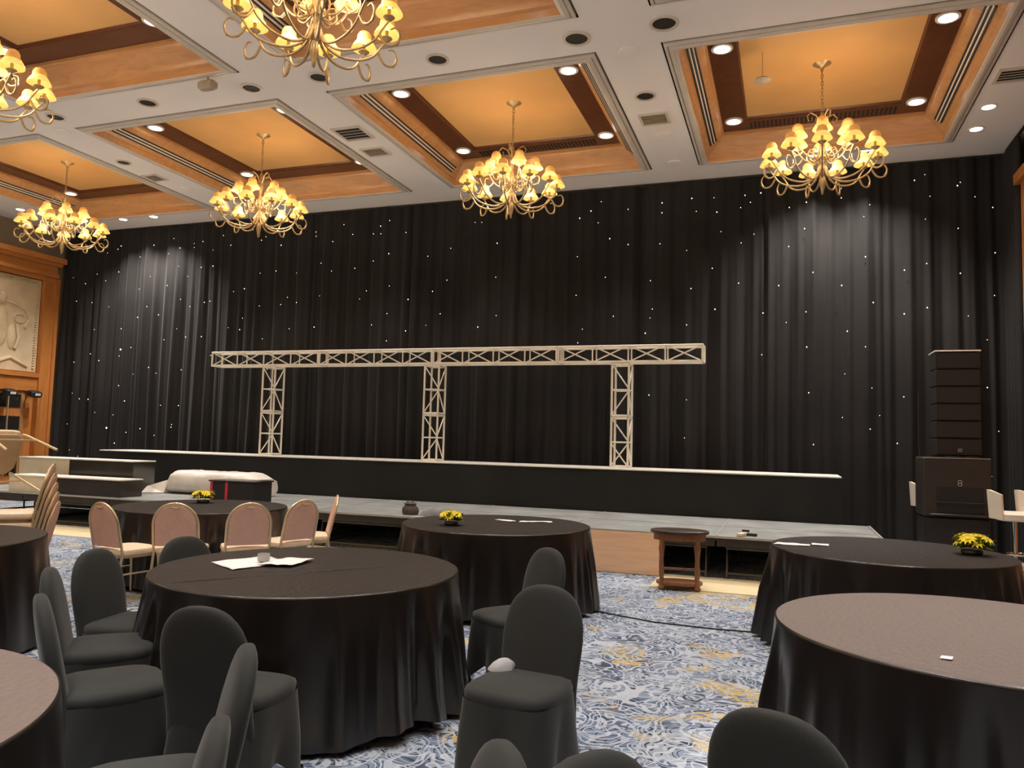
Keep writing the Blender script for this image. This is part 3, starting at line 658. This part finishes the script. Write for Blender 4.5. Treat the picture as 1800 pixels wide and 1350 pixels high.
def rrect(hx, hy, z, n=24, e=4, cx=0, cy=0):
    out = []
    for j in range(n):
        a = 2 * pi * (j + .5) / n; c, s_ = cos(a), sin(a)
        r = (abs(c) ** e + abs(s_) ** e) ** (-1 / e)
        out.append((cx + hx * c * r, cy + hy * s_ * r, z))
    return out
def bar_stool(loc, rz, lab):
    o = empty('bar_stool', loc, rz, lab, 'stool', 'white bar stools')
    MB().loft([rrect(.19, .18, .74), rrect(.22, .21, .76), rrect(.22, .21, .82), rrect(.19, .18, .845)]).build('seat', 'white_leather', o, True)
    V = []; F = []; n = 24
    for side in (0, 1):
        for j in range(6):
            for i in range(n + 1):
                a = radians(-40) - (radians(100)) * i / n
                hgt = .30 + .05 * sin(pi * i / n)
                rr = .235 + (.0 if side else .035) + .02 * j / 5
                V.append((rr * cos(a), rr * sin(a), .76 + hgt * j / 5))
    m_ = 6 * (n + 1)
    for s_ in (0, 1):
        for j in range(5):
            for i in range(n):
                q = s_ * m_ + j * (n + 1) + i; f = (q, q + 1, q + n + 2, q + n + 1); F.append(f if s_ else f[::-1])
    for i in range(n):
        q = 5 * (n + 1) + i; F.append((q, q + 1, q + 1 + m_, q + m_)); q = i; F.append((q, q + m_, q + 1 + m_, q + 1))
    for i in (0, n):
        for j in range(5): q = j * (n + 1) + i; F.append((q, q + n + 1, q + n + 1 + m_, q + m_))
    MB().add(V, F).build('backrest', 'white_leather', o, True)
    MB().tube([(0, 0, .02), (0, 0, .76)], .028, 14).build('column', 'chrome', o, True)
    MB().lathe([(.0001, 0), (.22, 0), (.22, .008), (.06, .03), (.03, .05), (.0001, .05)], 28).build('base', 'chrome', o, True)
    MB().tube([(.15 * cos(a), .05 + .15 * sin(a), .33) for a in [2 * pi * j / 20 for j in range(20)]], .011, 8, closed=True).build('foot_ring', 'chrome', o, True)
    return o
bar_stool((2.66, 11.2, 0), radians(-90), 'white leather bar stool with chrome column just right of the speaker stack')
bar_stool((3.03, 11.5, 0), radians(-80), 'white bar stool cut off by the right edge of the picture')
bar_stool((2.02, 12.97, 0), radians(-90), 'white bar stool half hidden behind the left side of speaker stack')

# ------------------------------------------------------------------ chandelier
def make_chandelier():
    o = empty('chandelier', (0, 0, 0), 0, 'x', 'chandelier', 'brass chandeliers hanging under the coffers')
    MB().lathe([(.0001, 1.72), (.11, 1.72), (.12, 1.70), (.09, 1.68), (.04, 1.66), (.015, 1.62), (.0001, 1.62)], 20).build('canopy', 'chbrass', o, True)
    mb = MB()
    for i in range(13):
        z = 1.62 - .048 * i; pts = []
        for j in range(10):
            a = 2 * pi * j / 10; u = .016 * cos(a); pts.append((u if i % 2 else 0, 0 if i % 2 else u, z + .034 * sin(a)))
        mb.tube(pts, .005, 5, closed=True)
    mb.build('chain', 'chbrass', o, True)
    MB().lathe([(.0001, -.085), (.016, -.07), (.02, -.02), (.036, .04), (.04, .07), (.035, .13), (.022, .17), (.05, .20), (.07, .25), (.05, .30), (.022, .34), (.03, .42), (.05, .5), (.035, .58), (.018, .66), (.03, .72), (.045, .78), (.03, .85), (.018, .92), (.032, .97), (.022, 1.02), (.0001, 1.04)], 16).build('stem', 'chbrass', o, True)
    for i in range(4):
        a = pi / 4 + i * pi / 2; c, s_ = cos(a), sin(a)
        P = [(.02, .86), (.08, .98), (.16, 1.02), (.21, .97), (.19, .90), (.14, .91), (.15, .95)]
        MB().tube([(r * c, r * s_, z) for r, z in P], [.010, .010, .010, .009, .007, .006, .005], 7).build('top_scroll', 'chbrass', o, True)
    def smoothp(P, k=4):
        out = []
        for i in range(len(P) - 1):
            p0 = P[max(i - 1, 0)]; p1 = P[i]; p2 = P[i + 1]; p3 = P[min(i + 2, len(P) - 1)]
            for j in range(k):
                t = j / k
                out.append(tuple(.5 * ((2 * p1[d]) + (-p0[d] + p2[d]) * t + (2 * p0[d] - 5 * p1[d] + 4 * p2[d] - p3[d]) * t * t + (-p0[d] + 3 * p1[d] - 3 * p2[d] + p3[d]) * t ** 3) for d in range(2)))
        out.append(P[-1]); return out
    low = smoothp([(.04, .30), (.10, .16), (.24, .085), (.42, .10), (.55, .17), (.62, .27), (.68, .35)])
    curl = smoothp([(.60, .22), (.66, .13), (.74, .12), (.785, .20), (.75, .28), (.70, .27)])
    inner = smoothp([(.04, .42), (.12, .36), (.19, .42), (.17, .52), (.11, .50)])
    up = smoothp([(.04, .50), (.10, .42), (.20, .42), (.29, .50), (.35, .60)])
    upc = smoothp([(.28, .48), (.34, .42), (.41, .46), (.41, .54), (.36, .55)])
    def armmesh(paths):
        mb = MB()
        for P, r in paths: mb.tube([(a, 0, b_) for a, b_ in P], [r * 1.25 * (1 - .4 * i / (len(P) - 1)) for i in range(len(P))], 6)
        # small leaf at curl end
        e = paths[1][0][len(paths[1][0]) // 2]
        mb.box((e[0], 0, e[1] - .015), (.012, .02, .05), (0, radians(30), 0))
        return mb
    arm1 = armmesh([(low, .0125), (curl, .011), (inner, .009)]).mesh('arm', 'chbrass', True)
    arm2 = armmesh([(up, .011), (upc, .009)]).mesh('arm', 'chbrass', True)
    cup = MB().lathe([(.0001, -.02), (.03, -.01), (.055, .012), (.05, .02), (.02, .02), (.016, .03), (.016, .09), (.0001, .09)], 12).mesh('candle_cup', 'chbrass', True)
    n = 16; prof = [(.125, .045), (.116, .062), (.098, .095), (.076, .125), (.066, .135)]
    sh = MB().lathe(prof, n).mesh('shade', 'shade', True)
    cap = MB().lathe([(.068, .131), (.073, .145), (.068, .18), (.05, .21), (.02, .226), (.0001, .228)], n).mesh('shade_crown', 'shadecap', True)
    blb = MB().lathe([(.0001, .085), (.015, .09), (.018, .105), (.010, .125), (.0001, .135)], 8).mesh('bulb', 'bulb', True)
    for (cnt, am, rr, zz, ph) in ((11, arm1, .68, .37, 0), (6, arm2, .35, .62, .3)):
        for i in range(cnt):
            a = ph + 2 * pi * i / cnt
            ar = inst('arm', am, o, None, (0, 0, a))
            inst('candle_cup', cup, ar, (rr, 0, zz)); q = inst('shade', sh, ar, (rr, 0, zz)); inst('shade_crown', cap, ar, (rr, 0, zz)); inst('bulb', blb, ar, (rr, 0, zz))
    return o
CL = ['leftmost brass chandelier, in front of the wood panelling', 'brass chandelier under the second coffer from the left', 'brass chandelier under the third coffer, centre of the stage row', 'rightmost brass chandelier against the dark curtain', 'brass chandelier cut off by the left edge of the picture', 'nearest brass chandelier, cut off by top edge of the picture']
ch0 = make_chandelier(); index_kids(ch0)
for i, (x, y, s) in enumerate(CHAND):
    c = ch0 if i == 0 else dup(ch0, (0, 0, 0), 0)
    c.location = (x, y, 4.975); c.rotation_euler = (0, 0, .13 + i * .37); c['label'] = CL[i]

# ------------------------------------------------------------------ round tables
def table(cx, cy, seed, lab, clusters, R=.9, crease=None, topmat='satin_top'):
    o = empty('banquet_table', (cx, cy, 0), 0, lab, 'table', 'round tables under dark cloths')
    rnd = random.Random(seed); n = 288; ph = [rnd.uniform(0, 6.28) for _ in range(8)]
    def fold(a):
        amp = .28
        for c_, w_ in clusters:
            d = (a - radians(c_) + pi) % (2 * pi) - pi; amp += 1.0 * math.exp(-(d / radians(w_)) ** 2)
        amp = min(amp, 1.25)
        f = sin(19 * a + ph[0] + .9 * sin(3 * a + ph[1])); f = (1 - sqrt(abs(f))) if f < 0 else 1 + f * .0 + (sqrt(abs(f)) - 0) * .25
        g_ = .5 + .5 * sin(31 * a + ph[2] + sin(5 * a + ph[3]))
        return amp * (.036 * sin(23 * a + ph[0] + .9 * sin(3 * a + ph[1])) + .016 * sin(41 * a + ph[2] + 2 * sin(4 * a + ph[3]))) + .012 * sin(5 * a + ph[4])
    top = MB(); rings = []
    for r in (.02, .15, .3, .45, .6, .75, .86): rings.append([(r * cos(2 * pi * j / n), r * sin(2 * pi * j / n), .762 + .0012 * sin(9 * r + 3 * cos(2 * pi * j / n))) for j in range(n)])
    rings.append([(R * .992 * cos(2 * pi * j / n), R * .992 * sin(2 * pi * j / n), .762) for j in range(n)])
    top.loft(rings, True, False)
    top.build('cloth_top', topmat, o, True)
    sk = MB(); rings = []
    for z in (.762, .757, .748, .72, .68, .6, .5, .4, .3, .2, .12, .06, .02):
        t = (.762 - z) / .74; rg = []
        for j in range(n):
            a = 2 * pi * j / n
            rr = R * .992 + (.0 if z > .76 else .007) + .075 * t + fold(a) * min(1, t * 2.2) * (.5 + .75 * t)
            zz = z
            if z < .2: zz = z + (.2 - z) / .18 * (.016 + .03 * max(0, sin(3 * a + ph[5])) + .016 * sin(7 * a + ph[6]))
            rg.append((rr * cos(a), rr * sin(a), zz))
        rings.append(rg)
    sk.loft(rings, False, False); sk.build('cloth_skirt', 'satin', o, 60)
    mb = MB(); mb.lathe([(.0001, .735), (.88, .735), (.88, .757), (.0001, .757)], 40); mb.build('tabletop', 'plywood', o)
    for a in (45, 135, 225, 315):
        MB().tube([(.55 * cos(radians(a)), .55 * sin(radians(a)), 0), (.5 * cos(radians(a)), .5 * sin(radians(a)), .735)], .015, 6).build('leg', 'frame', o)
    if crease:
        (x1, y1), (x2, y2) = crease
        MB().tube([(x1 - cx, y1 - cy, .7622), (x2 - cx, y2 - cy, .7622)], [.004, .003], 5).build('crease', 'satin_top', o)
    return o
table(-2.725, 4.10, 1, 'round dark-clothed table in the centre foreground holding white napkins', [(-2, 26), (178, 30), (235, 18)], crease=((-3.08, 3.36), (-2.30, 4.42)))
table(-2.634, 7.085, 2, 'round dark-clothed table with yellow flowers in the middle, before the stage', [(215, 40), (0, 14)])
table(.775, 6.99, 3, 'round dark-clothed table at far right with yellow flowers and papers', [(195, 24), (310, 26)])
table(.847, 4.055, 4, 'large round table at right front with a brightly lit bare top', [(325, 25), (190, 10)], topmat='painted_light_top')
table(-2.727, 1.205, 5, 'round table cut off at bottom left with lit pinkish top', [(300, 25)], topmat='painted_light_top')
table(-5.93, 3.82, 6, 'round dark-clothed table at left edge before the stacked chairs', [(300, 18), (340, 14)])
table(-6.04, 6.97, 7, 'far left round dark-clothed table ringed by tan chairs', [(240, 40), (330, 20)])

# ------------------------------------------------------------------ covered chairs
def make_cover_chair():
    o = empty('covered_chair', (0, 0, 0), 0, 'x', 'chair', 'charcoal covered banquet chairs')
    # backrest
    rings = []
    def back_ring(z, w_, th):
        yb = -.205 - (z - .44) * .20
        return rrect(w_, th, z, 28, 3.0, 0, yb)
    spec = [(.08, .222, .022), (.2, .215, .026), (.32, .204, .034), (.40, .197, .042), (.47, .198, .044), (.55, .204, .043), (.62, .207, .042), (.68, .203, .041), (.73, .192, .039), (.77, .176, .037), (.80, .155, .034), (.825, .130, .031), (.843, .10, .026), (.855, .065, .02), (.86, .03, .011)]
    for z, w_, th in spec: rings.append(back_ring(z, w_, th))
    MB().loft(rings).build('backrest', 'cover', o, True)
    # seat
    rings = [rrect(.20, .205, .40, 28, 4), rrect(.214, .218, .42, 28, 4), rrect(.216, .22, .445, 28, 4), rrect(.21, .214, .462, 28, 4), rrect(.185, .19, .473, 28, 4), rrect(.12, .12, .479, 28, 3), rrect(.03, .03, .481, 28, 2)]
    MB().loft(rings).build('seat', 'cover', o, 80)
    # skirt with arched hem, stretched to the four feet
    rings = []; n = 56
    for q in range(8):
        t = q / 7; rg = []
        for j in range(n):
            a = 2 * pi * (j + .5) / n; c, s_ = cos(a), sin(a); e = 4.5; r = (abs(c) ** e + abs(s_) ** e) ** (-1 / e)
            corner = (abs(sin(2 * a))) ** 1.6
            zb = .03 + .13 * (1 - corner)
            z = .425 + (zb - .425) * t
            fl = (.425 - z)
            hx = .213 + .075 * fl - .03 * (1 - corner) * t; hy = .218 + .10 * fl - .05 * (1 - corner) * t
            wr = .006 * sin(9 * a + 4 * t) * t
            rg.append(((hx + wr) * c * r, (hy + wr) * s_ * r - (.03 * fl * 2 if s_ < 0 else 0), z))
        rings.append(rg)
    MB().loft(rings, False, False).build('skirt', 'cover', o, 60)
    for x in (-1, 1):
        for y in (-1, 1):
            MB().tube([(x * .15, y * .15, .40), (x * .195, y * .20 - (.03 if y < 0 else 0), .015)], [.014, .012], 8).build('leg', 'brass', o, True)
            MB().lathe([(.0001, 0), (.026, 0), (.03, .02), (.026, .05), (.02, .07)], 10, (x * .20, y * .205 - (.03 if y < 0 else 0), 0)).build('foot_pocket', 'cover', o, True)
    return o
cc = make_cover_chair(); index_kids(cc)
CH = [((-1.14, 3.42), (-.13, -.99), 'charcoal covered chair facing the camera, front centre'),
      ((-1.65, 4.77), (-.6, -.8), 'charcoal covered chair directly behind the front centre one'),
      ((-3.57, 3.61), (.98, .15), 'covered chair left of centre table, farthest of the row of three'),
      ((-3.30, 3.17), (.75, .66), 'covered chair left of centre table, middle of the row of three'),
      ((-2.80, 2.72), (.6, .8), 'covered chair left of centre table, nearest of the row of three'),
      ((-3.55, 4.21), (.98, -.2), 'covered chair behind centre table, only its rounded back showing'),
      ((-2.26, 2.89), (-.10, 1.0), 'covered chair seen from behind, black back against the centre table'),
      ((-1.89, 2.0), (-.74, -.67), 'covered chair at lower left seen edge-on, tilted light back'),
      ((-1.53, 1.43), (-.8, -.6), 'covered chair at bottom left, only seat and back corner in frame'),
      ((.07, 2.51), (.35, .94), 'covered chair at bottom right, large rounded dark back'),
      ((-.83, 1.56), (-.8, -.6), 'covered chair top at bottom centre, left of the two'),
      ((-.19, 1.60), (.8, -.6), 'covered chair top at bottom centre, right of the two')]
for i, ((x, y), f, lab) in enumerate(CH):
    c = cc if i == 0 else dup(cc, (0, 0, 0), 0)
    c.location = (x, y, 0); c.rotation_euler = (0, 0, yaw(*f)); c['label'] = lab
# ------------------------------------------------------------------ tan banquet chairs
def make_tan():
    o = empty('banquet_chair', (0, 0, 0), 0, 'x', 'chair', 'tan banquet chairs')
    def yb(z): return -.19 - (z - .44) * .22
    def hw(z):
        t = max(0, (z - .70) / .20); return .20 * sqrt(max(0, 1 - t * t))
    # backrest panel
    zs = [.50, .56, .62, .68, .72, .76, .80, .83, .855, .873, .883]
    rings = [rrect(max(hw(z) - .012, .01), .018, z, 20, 3, 0, yb(z)) for z in zs]
    MB().loft(rings).build('backrest', 'tanback', o, True)
    pts = [(-.21, -.27, .012), (-.205, -.22, .25), (-.20, -.19, .44), (-.202, yb(.55), .55), (-.202, yb(.66), .66)]
    arc = [(-.202 * cos(a), yb(.70 + .20 * sin(a)), .70 + .20 * sin(a)) for a in [pi * i / 16 for i in range(17)]]
    pts += arc + [(-p[0], p[1], p[2]) for p in pts[::-1]]
    MB().tube(pts, .0125, 8).build('back_frame', 'brass', o, True)
    MB().tube([(-.05, yb(.87) - .005, .872), (-.02, yb(.86) - .02, .860), (.02, yb(.86) - .02, .860), (.05, yb(.87) - .005, .872)], .008, 6).build('handle', 'brass', o, True)
    rings = [rrect(.20, .195, .425, 24, 5), rrect(.218, .215, .435, 24, 5), rrect(.222, .22, .455, 24, 5), rrect(.215, .212, .475, 24, 5), rrect(.18, .18, .487, 24, 4), rrect(.05, .05, .491, 24, 3)]
    MB().loft(rings).build('seat', 'tanseat', o, True)
    MB().loft([rrect(.195, .19, .40, 16, 6), rrect(.195, .19, .426, 16, 6)]).build('seat_frame', 'brass', o)
    for x in (-1, 1):
        MB().tube([(x * .19, .18, .42), (x * .195, .19, .38), (x * .21, .22, .012)], .0125, 8).build('leg', 'brass', o, True)
        MB().tube([(x * .20, .20, .26), (x * .205, -.22, .26)], .008, 6).build('stretcher', 'brass', o, True)
    return o
tc_ = make_tan(); index_kids(tc_)
TC = [((-5.84, 5.77), (.15, .99), 'tan chair at far left table, leftmost of four pink backs'),
      ((-5.47, 6.07), (-.45, .9), 'tan chair at far left table, second pink back from left'),
      ((-5.02, 6.42), (-.7, .7), 'tan chair at far left table, third pink back from left'),
      ((-4.91, 6.92), (-.95, .30), 'tan chair with narrow pink back, right of far left table'),
      ((-4.97, 7.44), (-.80, -.60), 'tan chair seen edge-on as thin metal frame, right of far left table')]
for i, ((x, y), f, lab) in enumerate(TC):
    c = tc_ if i == 0 else dup(tc_, (0, 0, 0), 0)
    c.location = (x, y, 0); c.rotation_euler = (0, 0, yaw(*f)); c['label'] = lab
for i in range(5):
    dup(tc_, (-6.46 - .011 * i, 5.15 - .009 * i, .085 * i), yaw(-.75, -.66), 'tan chair in the left stack, ' + ('bottom', 'second from bottom', 'third from bottom', 'fourth from bottom', 'topmost upright')[i], 'stacked tan chairs')
c = dup(tc_, (0, 0, 0), 0, 'tan chair lying sideways on top of the left stack, legs out', 'stacked tan chairs')
Zl = Vector((-.93, 0, .36)).normalized(); Xl = Vector((.36, 0, .93)).normalized(); Yl = Zl.cross(Xl)
mm = Matrix((Xl, Yl, Zl)).transposed().to_4x4(); mm.translation = (-6.36, 5.12, 1.17); c.matrix_world = mm

# ------------------------------------------------------------------ table-top things
def flowers(loc, seed, lab, s=1.0):
    o = empty('flower_centerpiece', loc, 0, lab, 'flowers', 'yellow flower centrepieces'); o.scale = (s, s, s)
    rnd = random.Random(seed)
    MB().lathe([(.0001, 0), (.06, 0), (.07, .015), (.065, .03), (.0001, .03)], 18).build('bowl', 'bowl', o, True)
    mb = MB()
    for i in range(60):
        a = rnd.uniform(0, 6.28); L = rnd.uniform(.07, .14); e = rnd.uniform(-.1, .9); w_ = .016
        c, s_ = cos(a), sin(a); r0 = .03
        p0 = Vector((c * r0, s_ * r0, .05)); p1 = p0 + Vector((c * cos(e), s_ * cos(e), sin(e))) * L; mid = (p0 + p1) / 2 + Vector((0, 0, .01)); sd = Vector((-s_, c, 0)) * w_
        mb.add([p0, mid + sd, p1, mid - sd], [(0, 1, 2, 3)])
    tag(mb.build('foliage', 'leaf', o), kind='stuff')
    for i in range(9):
        a = i * 2.4; r = .0 if i == 0 else (.065 + .02 * (i % 2)); z = .12 if i == 0 else .075 + .03 * (i % 2)
        f = MB(); tilt = r * 7
        for q in range(11):
            b_ = 2 * pi * q / 11
            f.add([(.008 * cos(b_ - .3), .008 * sin(b_ - .3), 0), (.03 * cos(b_ - .25), .03 * sin(b_ - .25), .012), (.046 * cos(b_), .046 * sin(b_), .004), (.03 * cos(b_ + .25), .03 * sin(b_ + .25), .012), (.008 * cos(b_ + .3), .008 * sin(b_ + .3), 0)], [(0, 1, 2, 3, 4)])
        fo = f.build('flower', 'yellow', o); fo.scale = (1.35, 1.35, 1.35); fo.location = (r * cos(a), r * sin(a), z); fo.rotation_euler = (0, tilt, a)
        MB().lathe([(.0001, .016), (.01, .013), (.014, .004), (.0001, 0)], 10).build('flower_heart', 'orangefl' if i % 3 == 0 else 'yellow', fo, True)
flowers((-6.30, 7.28, .764), 1, 'yellow flower centrepiece on far left table', 1.0)
flowers((-2.95, 6.72, .764), 2, 'yellow flower centrepiece on middle back table', .95)
flowers((1.38, 7.05, .764), 3, 'spiky yellow flower centrepiece on far right table', 1.15)
def sheet(name, pts, z, lab, cat, seed=0, mat='paper'):
    n = 10; rnd = random.Random(seed); (ax, ay), (bx_, by_), (cx_, cy_), (dx_, dy_) = pts; V = []; F = []
    for j in range(n + 1):
        for i in range(n + 1):
            u, v = i / n, j / n
            x = (ax * (1 - u) + bx_ * u) * (1 - v) + (dx_ * (1 - u) + cx_ * u) * v; y = (ay * (1 - u) + by_ * u) * (1 - v) + (dy_ * (1 - u) + cy_ * u) * v
            V.append((x, y, z + .010 * abs(noise.noise((x * 9, y * 9, seed))) + .002))
    for j in range(n):
        for i in range(n): q = j * (n + 1) + i; F.append((q, q + 1, q + n + 2, q + n + 1))
    ob = MB().add(V, F).build(name, mat, None, 180); md = ob.modifiers.new('t', 'SOLIDIFY'); md.thickness = .003; md.offset = 1
    return tag(ob, lab, cat)
sheet('napkin', [(-3.34, 3.96), (-3.05, 3.80), (-2.93, 4.18), (-3.20, 4.32)], .764, 'white crumpled napkin under the tealight on centre table', 'napkin', 1)
sheet('napkin', [(-3.02, 3.98), (-2.82, 4.05), (-2.84, 4.32), (-3.02, 4.28)], .772, 'white napkin right of the tealight on centre table', 'napkin', 2)
o = empty('tealight_holder', (-3.06, 4.10, .778), 0, 'small frosted glass tealight holder on the napkins', 'candle holder')
MB().lathe([(.0001, 0), (.034, 0), (.038, .01), (.038, .045), (.033, .045), (.033, .012), (.0001, .012)], 20).build('glass', 'tealight', o, True); MB().lathe([(.0001, .013), (.028, .013), (.028, .028), (.0001, .03)], 16).build('candle', 'paper', o, True)
sheet('paper_sheet', [(-2.76, 7.36), (-2.53, 7.30), (-2.53, 7.36), (-2.74, 7.44)], .763, 'small folded white paper on middle back table beside flowers', 'paper', 3)
sheet('paper_sheet', [(-2.48, 7.30), (-2.18, 7.45), (-2.22, 7.56), (-2.5, 7.40)], .763, 'long white paper strip on middle back table', 'paper', 4)
sheet('paper_sheet', [(-.10, 6.85), (.18, 6.86), (.19, 6.98), (-.07, 7.0)], .763, 'white paper sheet at left end of far right table', 'paper', 5)
sheet('paper_sheet', [(.20, 6.94), (.33, 6.96), (.34, 7.10), (.20, 7.08)], .763, 'small white paper beside sheet on far right table', 'paper', 6)
sheet('paper_scrap', [(.56, 3.45), (.60, 3.44), (.61, 3.47), (.57, 3.475)], .763, 'tiny white scrap on the lit right front table', 'paper', 7)
rings = []
for z, q, dx in ((0, 1, 0), (.02, .98, .005), (.045, .75, .015), (.065, .4, .02), (.072, .08, .02)):
    rings.append([(q * .085 * cos(a) * (1 + .25 * noise.noise((cos(a) * 2, sin(a) * 2, z * 20))) + dx, q * .06 * sin(a) * (1 + .25 * noise.noise((cos(a) * 2 + 5, sin(a) * 2, z * 20))), z) for a in [2 * pi * j / 20 for j in range(20)]])
ob = MB().loft(rings).build('napkin', 'pale_grey', None, 50); ob.scale = (.75, .75, .75); ob.location = (-1.28, 3.56, .474); ob.rotation_euler = (0, 0, .6)
tag(ob, 'small crumpled pale napkin on the rear corner of the front centre chair seat', 'napkin')
